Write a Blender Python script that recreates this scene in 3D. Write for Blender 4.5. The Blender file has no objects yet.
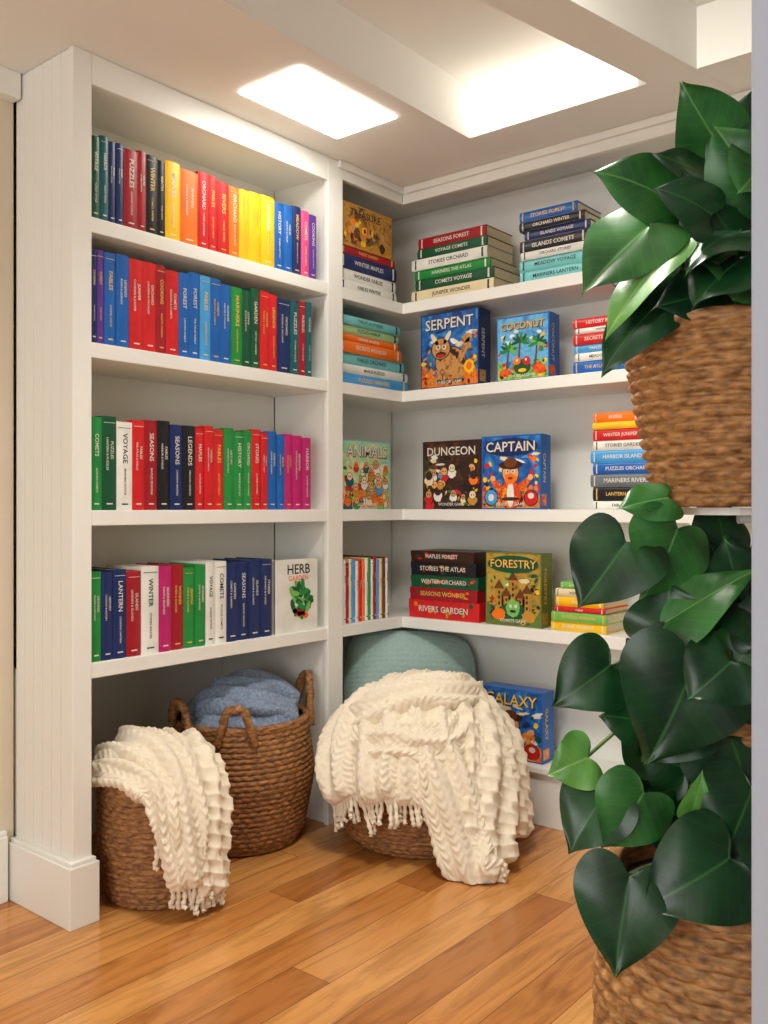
import bpy, math, random
import numpy as np
from mathutils import Vector, Matrix
random.seed(7); np.random.seed(7)
sc=bpy.context.scene
try:
    sc.view_settings.view_transform='Standard'
except Exception: pass

# ---------------------------------------------------------------- materials
def lin(c):
    return tuple(((x/255)/12.92 if x/255<=0.04045 else (((x/255)+0.055)/1.055)**2.4) for x in c)
MATS={}
def mat(name,rgb,rough=0.5,var=0.08,scale=30,spec=0.5,bump=0.0,bscale=200,coat=0,trans=0,emit=0,sheen=0):
    if name in MATS: return MATS[name]
    m=bpy.data.materials.new(name); m.use_nodes=True
    nt=m.node_tree; b=nt.nodes['Principled BSDF']
    c=lin(rgb)
    tc=nt.nodes.new('ShaderNodeTexCoord'); nz=nt.nodes.new('ShaderNodeTexNoise')
    nz.inputs['Scale'].default_value=scale; nz.inputs['Detail'].default_value=4
    nt.links.new(tc.outputs['Object'],nz.inputs['Vector'])
    r=nt.nodes.new('ShaderNodeValToRGB')
    r.color_ramp.elements[0].position=0.3; r.color_ramp.elements[1].position=0.7
    r.color_ramp.elements[0].color=(*[x*(1-var) for x in c],1)
    r.color_ramp.elements[1].color=(*[min(1,x*(1+var)) for x in c],1)
    nt.links.new(nz.outputs['Fac'],r.inputs['Fac']); nt.links.new(r.outputs['Color'],b.inputs['Base Color'])
    b.inputs['Roughness'].default_value=rough
    b.inputs['Specular IOR Level'].default_value=spec
    b.inputs['Coat Weight'].default_value=coat
    b.inputs['Sheen Weight'].default_value=sheen
    if emit:
        nt.links.new(r.outputs['Color'],b.inputs['Emission Color']); b.inputs['Emission Strength'].default_value=emit
    if bump:
        n2=nt.nodes.new('ShaderNodeTexNoise'); n2.inputs['Scale'].default_value=bscale
        nt.links.new(tc.outputs['Object'],n2.inputs['Vector'])
        bp=nt.nodes.new('ShaderNodeBump'); bp.inputs['Strength'].default_value=bump; bp.inputs['Distance'].default_value=0.002
        nt.links.new(n2.outputs['Fac'],bp.inputs['Height']); nt.links.new(bp.outputs['Normal'],b.inputs['Normal'])
    MATS[name]=m; return m

WHITE=mat('painted_white',(240,240,233),0.36,0.015,3,0.4)
CEIL=mat('ceiling_paint',(239,238,231),0.7,0.015,3,0.2)
BEIGE=mat('beige_wall_paint',(222,210,188),0.7,0.02,3,0.2)
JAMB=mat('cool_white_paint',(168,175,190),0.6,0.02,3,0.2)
PAGE=mat('paper_pages',(236,222,190),0.8,0.12,160,0.1)
TXT=mat('print_white',(226,220,206),0.5,0.02)
TXTY=mat('print_gold',(236,190,84),0.45,0.05)
TXTD=mat('print_dark',(25,25,35),0.5,0.05)
COL={'dgreen':(16,84,52),'green':(32,140,62),'lgreen':(120,190,90),'teal':(18,92,100),'navy':(22,44,98),'blue':(24,98,180),
'lblue':(70,160,220),'red':(208,30,34),'crim':(160,20,36),'black':(26,26,32),'yellow':(250,196,20),'orange':(244,120,24),
'purple':(92,52,150),'mag':(190,30,110),'pink':(226,80,130),'white':(232,232,224),'gray':(110,118,124),'cream':(232,216,176),
'brown':(110,62,30),'gold':(200,146,50),'aqua':(120,205,205),'dbrown':(58,32,20),'skin':(235,170,110),'sky':(110,190,235),'tan':(205,150,90),
'olive':(110,120,50),'ltgreen':(170,210,150)}
def cm(n): return mat('cover_'+n,COL[n],0.36,0.10,12,0.45)

# ---------------------------------------------------------------- builder
class MB:
    def __init__(s): s.v=[];s.f=[];s.m=[];s.mats=[]
    def mi(s,m):
        if m not in s.mats: s.mats.append(m)
        return s.mats.index(m)
    def add(s,V,F,m,M=None):
        o=len(s.v)
        if M is not None: V=[tuple(M@Vector(p)) for p in V]
        s.v+= [tuple(p) for p in V]; i=s.mi(m)
        s.f+=[tuple(o+k for k in f) for f in F]; s.m+=[i]*len(F)
    def box(s,x0,x1,y0,y1,z0,z1,m,M=None):
        V=[(x0,y0,z0),(x1,y0,z0),(x1,y1,z0),(x0,y1,z0),(x0,y0,z1),(x1,y0,z1),(x1,y1,z1),(x0,y1,z1)]
        F=[(0,3,2,1),(4,5,6,7),(0,1,5,4),(1,2,6,5),(2,3,7,6),(3,0,4,7)]
        s.add(V,F,m,M)
    def finish(s,name,parent=None,bevel=0,smooth=False,seg=2):
        me=bpy.data.meshes.new(name); me.from_pydata(s.v,[],s.f)
        for m in s.mats: me.materials.append(m)
        me.polygons.foreach_set('material_index',s.m)
        if smooth: me.polygons.foreach_set('use_smooth',[True]*len(s.f))
        me.update(); ob=bpy.data.objects.new(name,me); sc.collection.objects.link(ob)
        if parent: ob.parent=parent
        if bevel:
            b=ob.modifiers.new('bevel','BEVEL'); b.width=bevel; b.segments=seg; b.limit_method='ANGLE'
        return ob
def slab(name,x0,x1,y0,y1,z0,z1,m,bevel=0):
    b=MB(); b.box(x0,x1,y0,y1,z0,z1,m); return b.finish(name,bevel=bevel)
TC={}
def text_mesh(t):
    if t in TC: return TC[t]
    cu=bpy.data.curves.new('t','FONT'); cu.body=t; cu.align_x='CENTER'; cu.align_y='CENTER'; cu.resolution_u=2; cu.offset=0.012
    ob=bpy.data.objects.new('t',cu); sc.collection.objects.link(ob)
    bpy.context.view_layer.update()
    me=bpy.data.meshes.new_from_object(ob.evaluated_get(bpy.context.evaluated_depsgraph_get()))
    V=[(v.co.x,v.co.y) for v in me.vertices]; F=[tuple(p.vertices) for p in me.polygons]
    bpy.data.objects.remove(ob); bpy.data.curves.remove(cu); bpy.data.meshes.remove(me)
    w=max(v[0] for v in V)-min(v[0] for v in V); 
    TC[t]=(V,F,w); return TC[t]
def frame(origin,R,O):
    R=Vector(R);B=-Vector(O);U=Vector((0,0,1))
    return Matrix(((R.x,B.x,U.x,origin[0]),(R.y,B.y,U.y,origin[1]),(R.z,B.z,U.z,origin[2]),(0,0,0,1)))
def text(mb,M,t,ac,cc,size,b,m,vert=False,maxw=None,depth=0):
    V,F,w=text_mesh(t)
    s=size
    if maxw and w*s>maxw: s=maxw/w
    if vert: P=[(ac+y*s,b,cc-x*s) for x,y in V]
    else: P=[(ac+x*s,b,cc+y*s) for x,y in V]
    mb.add(P,F,m,M)
WORDS=['GARDEN','STORIES','VOYAGE','MAPLES','WONDER','JUNIPER','LANTERN','ISLANDS','HISTORY','RIVERS','SECRETS','COOKING','MEADOW','HARBOR','COMETS','FOREST','LEGENDS','PUZZLES','WINTER','ORCHARD','THE ATLAS','MARINERS','FABLES','SEASONS']
def book(mb,M,a,b,c,w,dep,h,colr,tcol=None,lie=False,label=True):
    """standing: w thickness(right), h up. lying: w thickness(up), h along right"""
    m=cm(colr); t=0.0025
    def bx(p0,p1,q0,q1,r0,r1,mm):
        if lie: mb.box(a+r0,a+r1,b+q0,b+q1,c+p0,c+p1,mm,M)
        else: mb.box(a+p0,a+p1,b+q0,b+q1,c+r0,c+r1,mm,M)
    bx(0,t,0.004,dep,0,h,m); bx(w-t,w,0.004,dep,0,h,m)
    bx(t,w-t,0.006,dep-0.005,0.004,h-0.004,PAGE)
    n=6; V=[];F=[]
    for i in range(n+1):
        k=i/n; x=w*k; y=0.005-0.005*math.sin(math.pi*k)**0.6
        for r in (0,h):
            V.append((a+r,b+y,c+x) if lie else (a+x,b+y,c+r))
    for i in range(n): F.append((2*i,2*i+2,2*i+3,2*i+1))
    for i in range(n+1):
        x=w*i/n
        for r in (0,h):
            V.append((a+r,b+0.007,c+x) if lie else (a+x,b+0.007,c+r))
    o=2*(n+1)
    for i in range(n):
        F.append((2*i,o+2*i,o+2*i+2,2*i+2)); F.append((2*i+1,2*i+3,o+2*i+3,o+2*i+1))
    mb.add(V,F,m,M)
    if not label: return
    tc=tcol or (TXTD if colr in('white','cream','aqua','ltgreen') else random.choice([TXT,TXT,TXT,TXTY]))
    wd=random.choice(WORDS); ww=random.choice(WORDS)
    sz=min(w*0.46,0.023)
    e=b-0.0006
    if lie:
        text(mb,M,wd+' '+ww if h>.2 else wd,a+h*0.5,c+w*0.5,min(w*.5,.024),e,tc,False,h*0.62)
        mb.box(a+h*0.05,a+h*0.065,e,b+.004,c+w*0.1,c+w*0.9,tc,M)
        mb.box(a+h*0.93,a+h*0.95,e,b+.004,c+w*0.1,c+w*0.9,tc,M)
    else:
        sty=random.random()
        if sty<.6:
            text(mb,M,wd,a+w*0.5,c+h*0.70,sz,e,tc,True,h*0.40)
            text(mb,M,ww+' '+wd,a+w*0.5,c+h*0.32,sz*0.5,e,tc,True,h*0.3)
        else:
            text(mb,M,wd,a+w*0.66,c+h*0.64,sz*.6,e,tc,True,h*0.40)
            text(mb,M,ww+' & '+wd,a+w*0.34,c+h*0.60,sz*0.45,e,tc,True,h*0.5)
        mb.box(a+w*0.3,a+w*0.7,e,b+.003,c+h*0.06,c+h*0.075,tc,M)
        if random.random()<.4: mb.box(a+w*0.12,a+w*0.88,e,b+.003,c+h*0.93,c+h*0.935,tc,M)

# ---------------------------------------------------------------- layout constants (metres)
Y0=2.334; YW=2.634; X1=2.976; XW=3.276; ZC=2.52; ZU=2.705
S=[2.045,1.68,1.19,0.745]; T=0.045
XL0,XL1=1.449,1.511; XD0,XD1=2.519,2.603

# ---------------------------------------------------------------- floor material
def floor_mat():
    m=bpy.data.materials.new('oak_floorboards'); m.use_nodes=True; nt=m.node_tree; b=nt.nodes['Principled BSDF']; L=nt.links.new; N=nt.nodes.new
    tc=N('ShaderNodeTexCoord'); RH=.13
    sp=N('ShaderNodeSeparateXYZ'); L(tc.outputs['Object'],sp.inputs[0])
    def mth(op,a,bv):
        q=N('ShaderNodeMath'); q.operation=op; L(a,q.inputs[0])
        if isinstance(bv,(int,float)): q.inputs[1].default_value=bv
        elif bv is not None: L(bv,q.inputs[1])
        return q.outputs[0]
    row=mth('FLOOR',mth('DIVIDE',sp.outputs['Y'],RH),None)
    wn=N('ShaderNodeTexWhiteNoise'); wn.noise_dimensions='1D'; L(row,wn.inputs['W'])
    xs=mth('ADD',sp.outputs['X'],mth('MULTIPLY',wn.outputs['Value'],1.9))
    cb=N('ShaderNodeCombineXYZ'); L(xs,cb.inputs['X']); L(sp.outputs['Y'],cb.inputs['Y'])
    br=N('ShaderNodeTexBrick'); br.offset=0.0; br.offset_frequency=2; br.squash=1
    br.inputs['Scale'].default_value=1; br.inputs['Brick Width'].default_value=1.9; br.inputs['Row Height'].default_value=RH
    br.inputs['Mortar Size'].default_value=0.0011; br.inputs['Mortar Smooth'].default_value=0.1
    br.inputs['Color1'].default_value=(0,0,0,1); br.inputs['Color2'].default_value=(1,1,1,1); br.inputs['Mortar'].default_value=(0.5,0.5,0.5,1)
    L(cb.outputs[0],br.inputs['Vector'])
    ramp=N('ShaderNodeValToRGB'); e=ramp.color_ramp.elements
    e[0].position=0; e[0].color=(*lin((166,102,48)),1); e[1].position=1; e[1].color=(*lin((224,164,94)),1)
    k=ramp.color_ramp.elements.new(0.5); k.color=(*lin((200,134,70)),1)
    L(br.outputs['Color'],ramp.inputs['Fac'])
    mp=N('ShaderNodeMapping'); mp.inputs['Scale'].default_value=(1.1,10,1); L(cb.outputs[0],mp.inputs['Vector'])
    add=N('ShaderNodeVectorMath'); add.operation='ADD'; L(mp.outputs['Vector'],add.inputs[0])
    sc_=N('ShaderNodeVectorMath'); sc_.operation='SCALE'; L(br.outputs['Color'],sc_.inputs[0]); sc_.inputs['Scale'].default_value=17; L(sc_.outputs['Vector'],add.inputs[1])
    nz=N('ShaderNodeTexNoise'); nz.inputs['Scale'].default_value=1.8; nz.inputs['Detail'].default_value=6; nz.inputs['Roughness'].default_value=.6; nz.inputs['Distortion'].default_value=1.6
    L(add.outputs['Vector'],nz.inputs['Vector'])
    r2=N('ShaderNodeValToRGB'); r2.color_ramp.elements[0].position=0.28; r2.color_ramp.elements[0].color=(0.44,0.33,0.23,1); r2.color_ramp.elements[1].position=0.56; r2.color_ramp.elements[1].color=(1,1,1,1)
    L(nz.outputs['Fac'],r2.inputs['Fac'])
    mx=N('ShaderNodeMix'); mx.data_type='RGBA'; mx.blend_type='MULTIPLY'; mx.inputs[0].default_value=0.75
    L(ramp.outputs['Color'],mx.inputs[6]); L(r2.outputs['Color'],mx.inputs[7])
    mm=N('ShaderNodeMix'); mm.data_type='RGBA'; L(br.outputs['Fac'],mm.inputs[0]); L(mx.outputs[2],mm.inputs[6]); mm.inputs[7].default_value=(*lin((106,64,32)),1)
    L(mm.outputs[2],b.inputs['Base Color'])
    b.inputs['Roughness'].default_value=0.2
    bp=N('ShaderNodeBump'); bp.inputs['Strength'].default_value=0.1; bp.inputs['Distance'].default_value=0.002; L(nz.outputs['Fac'],bp.inputs['Height']); L(bp.outputs['Normal'],b.inputs['Normal'])
    return m
slab('floor',-1.9,3.36,-1.7,3.03,-0.05,0,floor_mat())

# ---------------------------------------------------------------- room shell
slab('wall_back',1.3,3.36,2.952,3.03,0,2.8,WHITE)
slab('wall_left',-1.9,XL0-.001,2.66,2.95,0,2.8,BEIGE)
slab('wall_right',XW+0.014,3.36,-1.7,2.95,0,2.8,WHITE)
slab('wall_side',-1.9,3.36,-1.78,-1.7,0,2.8,WHITE)
b=MB()
b.box(-1.98,-1.9,-1.7,-1.0,0,2.8,WHITE); b.box(-1.98,-1.9,2.0,3.03,0,2.8,WHITE); b.box(-1.98,-1.9,-1.0,2.0,0,0.5,WHITE); b.box(-1.98,-1.9,-1.0,2.0,2.35,2.8,WHITE)
b.finish('wall_rear')
b=MB()
for y in (-1.0,0.47,1.94): b.box(-1.96,-1.92,y,y+.06,.5,2.35,WHITE)
for z in (0.5,1.4,2.29): b.box(-1.955,-1.925,-1,2,z,z+.06,WHITE)
b.finish('window_1')  # unseen rear window, added so world light can enter the room
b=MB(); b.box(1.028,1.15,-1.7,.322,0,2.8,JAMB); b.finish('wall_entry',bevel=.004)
b=MB(); b.box(-1.9,XL0-.03,2.636,2.66,0,.20,WHITE); b.box(-1.9,XL0-.03,2.642,2.66,.20,.215,WHITE)
b.finish('baseboard_left',bevel=.003)
b=MB(); b.box(-1.9,XL0-.002,2.61,2.66,ZC-.08,ZC,WHITE); b.finish('trim_1',bevel=.004)
b=MB(); b.box(-1.9,3.36,-1.7,3.03,ZU,ZU+.06,CEIL)
b.box(-1.9,3.36,1.83,3.03,ZC,ZU,CEIL); b.box(2.72,3.36,-1.7,1.83,ZC,ZU,CEIL)
b.finish('ceiling')
def beam(name,p,q,w,z0,z1):
    p=Vector((*p,0));q=Vector((*q,0)); d=(q-p).normalized(); n=Vector((d.y,-d.x,0))
    V=[];
    for z in (z0,z1):
        for c in (p,q,q+n*w,p+n*w): V.append((c.x,c.y,z))
    b=MB(); b.add(V,[(0,3,2,1),(4,5,6,7),(0,1,5,4),(1,2,6,5),(2,3,7,6),(3,0,4,7)],CEIL); return b.finish(name)
beam('ceiling_beam',(-.4,1.80),(2.95,1.115),.15,ZC-.001,ZU+.01)
beam('ceiling_beam.001',(-1.9,.1),(2.95,.1),.15,ZC-.001,ZU+.01)
LP=mat('light_diffuser',(255,250,240),0.5,0.0,3,0.1,emit=15)
FACE_GLOW=mat('glowing_coffer_face',(255,248,236),0.5,0.0,3,0.1,emit=2.4)  # emission gives a plain coffer face its lit look
b=MB(); b.box(1.95,2.41,1.92,2.19,ZC-.006,ZC+.004,LP); b.finish('recessed_light_panel')
b=MB(); b.box(2.712,2.724,1.20,1.82,ZC+.004,ZU-.008,FACE_GLOW); b.finish('coffer_face_glow')  # glowing slab over the coffer's far face, painted-in brightness, not a fixture

# ---------------------------------------------------------------- left bookcase
ZT=ZC-.001
b=MB()
nb=6; wd=(YW+.02-Y0-.02)/nb
for i in range(nb):
    y=Y0+.02+i*wd; b.box(XL0+.004,XL1-.012,y+.0015,y+wd-.0015,0,ZT,WHITE)
b.box(XL0+.008,XL1-.006,Y0+.01,YW+.02,0,ZT,WHITE)
b.box(XL0,XL1,Y0,Y0+.022,0,ZT,WHITE)
b.box(XD0,XD1,Y0,Y0+.022,0,ZT,WHITE); b.box(XD0+.012,XD1-.012,Y0+.01,YW,0,ZT-.001,WHITE)
b.box(XL1,XD0,Y0+.001,Y0+.021,2.43,ZT,WHITE); b.box(XL1-.02,XD0+.02,Y0+.021,YW,2.45,2.47,WHITE)
for z in S:
    b.box(XL1-.006,XD0+.012,Y0+.002,YW,z-T,z,WHITE)
b.box(XL1-.01,XD0+.01,YW,YW+.014,.66,2.46,WHITE)
b.box(XL1-.02,XD0+.02,YW,2.95,.655,.70,WHITE)
b.box(XL0+.01,XL1-.006,YW+.02,2.95,0,.70,WHITE); b.box(XD0+.012,XD1-.012,YW,2.95,0,.70,WHITE)
b.box(XL0-.022,XL1+.012,Y0-.022,YW+.02,0,.175,WHITE); b.box(XL0-.014,XL1+.006,Y0-.014,YW+.02,.175,.187,WHITE)
b.finish('built_in_bookcase',bevel=.0025)
# ---------------------------------------------------------------- corner bookcase
YE=0.55
b=MB()
for z in S:
    V=[(XD1-.01,Y0+.002),(X1,Y0+.002),(X1,YE),(XW+.01,YE),(XW+.01,YW+.01),(XD1-.01,YW+.01)]
    n=len(V); P=[(p[0],p[1],z-T) for p in V]+[(p[0],p[1],z) for p in V]
    F=[tuple(range(n))[::-1],tuple(range(n,2*n))]+[(i,(i+1)%n,n+(i+1)%n,n+i) for i in range(n)]
    b.add(P,F,WHITE)
b.box(XD1,X1,Y0+.001,Y0+.022,2.455,ZT,WHITE); b.box(X1,X1+.022,YE,Y0+.001,2.455,ZT,WHITE)
b.box(XD1-.03,X1+.022,Y0-.016,Y0,2.492,ZT,WHITE); b.box(X1-.016,X1,YE,Y0-.016,2.492,ZT,WHITE)
b.box(XD1-.02,XW,YW,YW+.014,0,2.5,WHITE); b.box(XW,XW+.012,YE,YW,0,2.5,WHITE)
b.box(X1-.001,X1+.022,1.085,1.13,.0,2.4915,WHITE); b.box(X1+.01,XW,1.095,1.12,0,2.5,WHITE)
b.box(X1+.05,XW,YE,YW,0,.20,WHITE)
b.box(X1+.03,XW,YE,YW,.20,.222,WHITE)
b.box(X1,XW,YE-.03,YE,0,ZT,WHITE)
b.finish('built_in_bookcase.001',bevel=.0025)

# ---------------------------------------------------------------- book rows in left bookcase
FL=lambda x,y,z: frame((x,y,z),(1,0,0),(0,-1,0))
FR=lambda x,y,z: frame((x,y,z),(0,-1,0),(-1,0,0))
ROWS=[
(S[0],.245,[('dgreen',9),('teal',8),('navy',7),('navy',7),('crim',13),('crim',8),('black',11),('black',7),('yellow',14),('orange',17),('red',10),('red',9),('red',11),('orange',10),('yellow',10),('yellow',11),('yellow',14),('blue',9),('blue',9),('navy',9),('pink',8),('purple',8)],2.475),
(S[1],.272,[('navy',6),('purple',7),('blue',11),('blue',12),('red',13),('red',12),('crim',9),('red',12),('blue',10),('blue',10),('lblue',10),('blue',10),('blue',10),('green',11),('dgreen',8),('dgreen',9),('red',9),('red',8),('navy',13),('teal',9),('crim',7),('teal',6)],2.450),
(S[2],.272,[('green',11),('dgreen',14),('white',15),('red',12),('crim',12),('black',12),('navy',12),('black',12),('red',9),('red',9),('red',10),('green',10),('green',10),('green',8),('red',9),('red',7),('blue',9),('blue',8),('mag',8),('mag',10),('mag',9)],2.445),
(S[3],.265,[('green',11),('navy',11),('navy',13),('crim',14),('white',17),('mag',12),('crim',12),('green',11),('green',10),('white',9),('white',11),('navy',11),('navy',10),('navy',12),('navy',11)],2.245)]
for ri,(z,h,items,xe) in enumerate(ROWS):
    mb=MB(); x=XL1+.006; ws=[]
    acc=0; tp=sum(i[1] for i in items)
    for c,w in items:
        ws.append(w*(1+.45*acc/tp)); acc+=w
    sc_=(xe-x)/sum(ws)
    for (c,_),w in zip(items,ws):
        w*=sc_; hh=h+random.uniform(-.008,.008)
        book(mb,FL(x,Y0+.012+random.uniform(0,.004),z+.0005),0,0,0,w-.0012,.19,hh,c); x+=w
    mb.finish('row_of_books')

# ---------------------------------------------------------------- cover art
def ell(mb,M,ac,cc,ra,rc,m,b,rot=0,n=20,jit=0):
    V=[(ac,b,cc)]
    for i in range(n):
        t=2*math.pi*i/n; x=ra*math.cos(t)*(1+random.uniform(-jit,jit)); y=rc*math.sin(t)*(1+random.uniform(-jit,jit))
        V.append((ac+x*math.cos(rot)-y*math.sin(rot),b,cc+x*math.sin(rot)+y*math.cos(rot)))
    mb.add(V,[(0,1+i,1+(i+1)%n) for i in range(n)],m,M)
def paint(name,cols,scale=14):
    if name in MATS: return MATS[name]
    m=bpy.data.materials.new(name); m.use_nodes=True; nt=m.node_tree; bb=nt.nodes['Principled BSDF']
    tc=nt.nodes.new('ShaderNodeTexCoord'); nz=nt.nodes.new('ShaderNodeTexNoise'); nz.inputs['Scale'].default_value=scale; nz.inputs['Detail'].default_value=5; nz.inputs['Distortion'].default_value=1.5
    nt.links.new(tc.outputs['Object'],nz.inputs['Vector']); r=nt.nodes.new('ShaderNodeValToRGB')
    n=len(cols); els=r.color_ramp.elements
    els[0].position=.3; els[0].color=(*lin(COL[cols[0]]),1); els[1].position=.7; els[1].color=(*lin(COL[cols[-1]]),1)
    for i in range(1,n-1):
        e=els.new(.3+.4*i/(n-1)); e.color=(*lin(COL[cols[i]]),1)
    nt.links.new(nz.outputs['Fac'],r.inputs['Fac']); nt.links.new(r.outputs['Color'],bb.inputs['Base Color']); bb.inputs['Roughness'].default_value=.35
    MATS[name]=m; return m
def art(mb,M,w,h,title,bg,ground,fig,kind,tcol=TXTY,banner=None):
    e=-.0006; k=.0003
    B=lambda l: e-k*l
    mb.box(w*.02,w*.98,B(0),0,h*.02,h*.98,paint('art_'+'_'.join(bg),bg))
    I=None
    def E(a,c,ra,rc,m,l,rot=0,jit=0): ell(mb,I,w*a,h*c,w*ra,h*rc,m,B(l),rot,20,jit)
    for i in range(9):
        E(random.uniform(.08,.92),random.uniform(.5,.8),random.uniform(.04,.1),random.uniform(.015,.04),cm(random.choice([bg[-1],'white','cream' ,bg[0]])),.3+.05*i,random.uniform(-.4,.4),.25)
    n=24; V=[]
    for i in range(n+1):
        a=w*(.02+.96*i/n); V.append((a,B(1),h*.02)); V.append((a,B(1),h*(.24+.07*math.sin(i*.7+len(title))+.03*math.sin(i*1.9))))
    mb.add(V,[(2*i,2*i+2,2*i+3,2*i+1) for i in range(n)],paint('art_'+'_'.join(ground),ground,30))
    F=paint('art_fig_'+'_'.join(fig),fig,35); D=TXTD; Wt=TXT
    for i in range(60):
        side=random.random()
        a=random.uniform(.07,.93); c=random.uniform(.05,.3)
        if side<.4: a=random.choice([random.uniform(.05,.18),random.uniform(.82,.95)]); c=random.uniform(.05,.7)
        E(a,c,random.uniform(.012,.05),random.uniform(.01,.045),cm(random.choice(list(ground)+list(fig)+['dgreen','green','red','yellow','black'])),1.2+.02*i,random.uniform(0,3),.25)
    if kind=='beast':
        E(.52,.34,.27,.2,D,3); E(.52,.34,.255,.185,F,3.5)
        for i in range(9): E(.34+.05*i,.40+.09*math.sin(i*.5),.03,.05,cm('dbrown'),3.8,random.uniform(-.5,.5))
        E(.36,.52,.17,.15,D,4); E(.36,.52,.155,.135,F,5)
        E(.25,.65,.035,.1,cm('cream'),5,.6); E(.47,.66,.035,.1,cm('cream'),5,-.6)
        E(.31,.54,.035,.035,Wt,6); E(.42,.54,.035,.035,Wt,6); E(.315,.54,.015,.018,D,7); E(.415,.54,.015,.018,D,7)
        E(.36,.44,.09,.04,D,6); E(.36,.43,.07,.02,cm('red'),6.5)
        E(.74,.45,.05,.2,F,4,-.5); E(.80,.62,.09,.06,F,4,.3)
        for a in (.33,.45,.6,.7): E(a,.15,.05,.1,F,4); E(a,.08,.06,.03,D,4.4)
        E(.84,.25,.09,.09,cm('yellow'),4,0,.2); E(.84,.25,.05,.05,cm('orange'),4.5,0,.2)
    elif kind=='hero':
        E(.5,.2,.19,.2,D,3); E(.5,.2,.175,.19,F,3.5); E(.5,.2,.06,.17,cm('white'),4); E(.5,.14,.16,.025,cm('dbrown'),4.5)
        E(.30,.3,.055,.17,F,4,.8); E(.70,.32,.055,.17,F,4,-.9); E(.2,.42,.045,.04,cm('skin'),5); E(.83,.43,.045,.04,cm('skin'),5)
        E(.5,.49,.15,.14,D,4.6); E(.5,.49,.135,.125,cm('skin'),5)
        E(.5,.60,.2,.06,cm('dbrown'),6,0,.1); E(.5,.63,.11,.07,cm('brown'),6.3,0,.1); E(.5,.41,.11,.07,cm('orange'),5.5,0,.15)
        E(.45,.51,.028,.026,Wt,6.6); E(.55,.51,.028,.026,Wt,6.6)
        E(.455,.51,.012,.016,D,7); E(.545,.51,.012,.016,D,7); E(.5,.42,.045,.018,cm('crim'),7); E(.5,.465,.02,.025,cm('tan'),7)
        E(.17,.16,.12,.12,D,4.5); E(.17,.16,.105,.105,cm('lblue'),5,0,.08); E(.17,.16,.05,.05,cm('white'),5.4)
        E(.84,.15,.12,.11,D,4.5); E(.84,.15,.105,.1,cm('red'),5,0,.08); E(.84,.18,.05,.04,Wt,5.4)
    elif kind=='palm':
        for (a,c) in ((.2,.28),(.42,.40),(.74,.34)):
            mb.add([(w*(a-.02),B(3),h*.18),(w*(a+.02),B(3),h*.18),(w*(a+.05),B(3),h*(c+.2)),(w*(a+.02),B(3),h*(c+.2))],[(0,1,2,3)],cm('brown'))
            for q,r in enumerate((.2,.8,1.4,2.0,2.6,-.4,3.4)): E(a+.04+.08*math.cos(r),c+.2+.05*math.sin(r),.10,.026,cm(random.choice(['green','dgreen','lgreen'])),3.4+.1*q,r,.1)
        E(.5,.2,.16,.12,D,5); E(.5,.2,.15,.11,cm('dgreen'),5.4); E(.40,.3,.07,.06,cm('orange'),6); E(.58,.29,.07,.07,cm('red'),6,0,.1)
        E(.40,.31,.02,.02,Wt,6.5); E(.57,.31,.02,.02,Wt,6.5); E(.5,.15,.08,.03,cm('yellow'),6)
        E(.82,.15,.12,.08,F,5,0,.2); E(.17,.13,.12,.06,F,5,0,.2)
    elif kind=='crowd':
        for i in range(26):
            a=random.uniform(.1,.9); c=random.uniform(.1,.66); r=random.uniform(.04,.085)
            cc=cm(random.choice(list(fig)+list(ground)+['red','gold','green','lblue','orange','white','teal']))
            l=2.6+i*.16
            E(a,c-r,r*1.1,r*1.1,D,l); E(a,c-r,r,r,cc,l+.04,0,.12); E(a,c,r*.8,r*.85,D,l+.06); E(a,c,r*.7,r*.75,cm(random.choice(['skin','cream','tan',fig[0]])),l+.08)
            E(a-r*.25,c,.009,.012,D,l+.12); E(a+r*.25,c,.009,.012,D,l+.12)
    elif kind=='castle':
        for a,hh in ((.25,.5),(.5,.62),(.75,.45),(.38,.4),(.63,.38)):
            mb.add([(w*(a-.08),B(3),h*.15),(w*(a+.08),B(3),h*.15),(w*(a+.08),B(3),h*hh),(w*(a-.08),B(3),h*hh)],[(0,1,2,3)],F)
            mb.add([(w*(a-.1),B(3.5),h*hh),(w*(a+.1),B(3.5),h*hh),(w*a,B(3.5),h*(hh+.13))],[(0,1,2)],cm('brown'))
            for dz in (.05,.12,.2): E(a,hh-dz,.018,.025,D,4)
        E(.5,.2,.24,.12,cm('dgreen'),4.5,0,.2); E(.5,.24,.12,.12,cm('lgreen'),5,0,.1); E(.46,.27,.025,.025,Wt,5.4); E(.55,.27,.025,.025,Wt,5.4); E(.5,.2,.06,.02,D,5.4)
        E(.25,.15,.12,.08,cm('orange'),5,0,.15); E(.78,.14,.12,.08,cm('gold'),5,0,.15)
    if banner: ell(mb,None,w*.5,h*.84,w*.46,h*.12,cm(banner),B(8),0,24)
    for (da,dc,m_,l) in ((.012,-.012,TXTD,9),(-.006,.004,TXTD,9.2),(0,0,tcol,10)):
        text(mb,None,title,w*(.5+da),h*(.84+dc),h*.22,B(l),m_,False,w*.82)
    text(mb,None,random.choice(WORDS)+' GAME',w*.5,h*.07,h*.06,B(9),Wt,False,w*.5)
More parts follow.
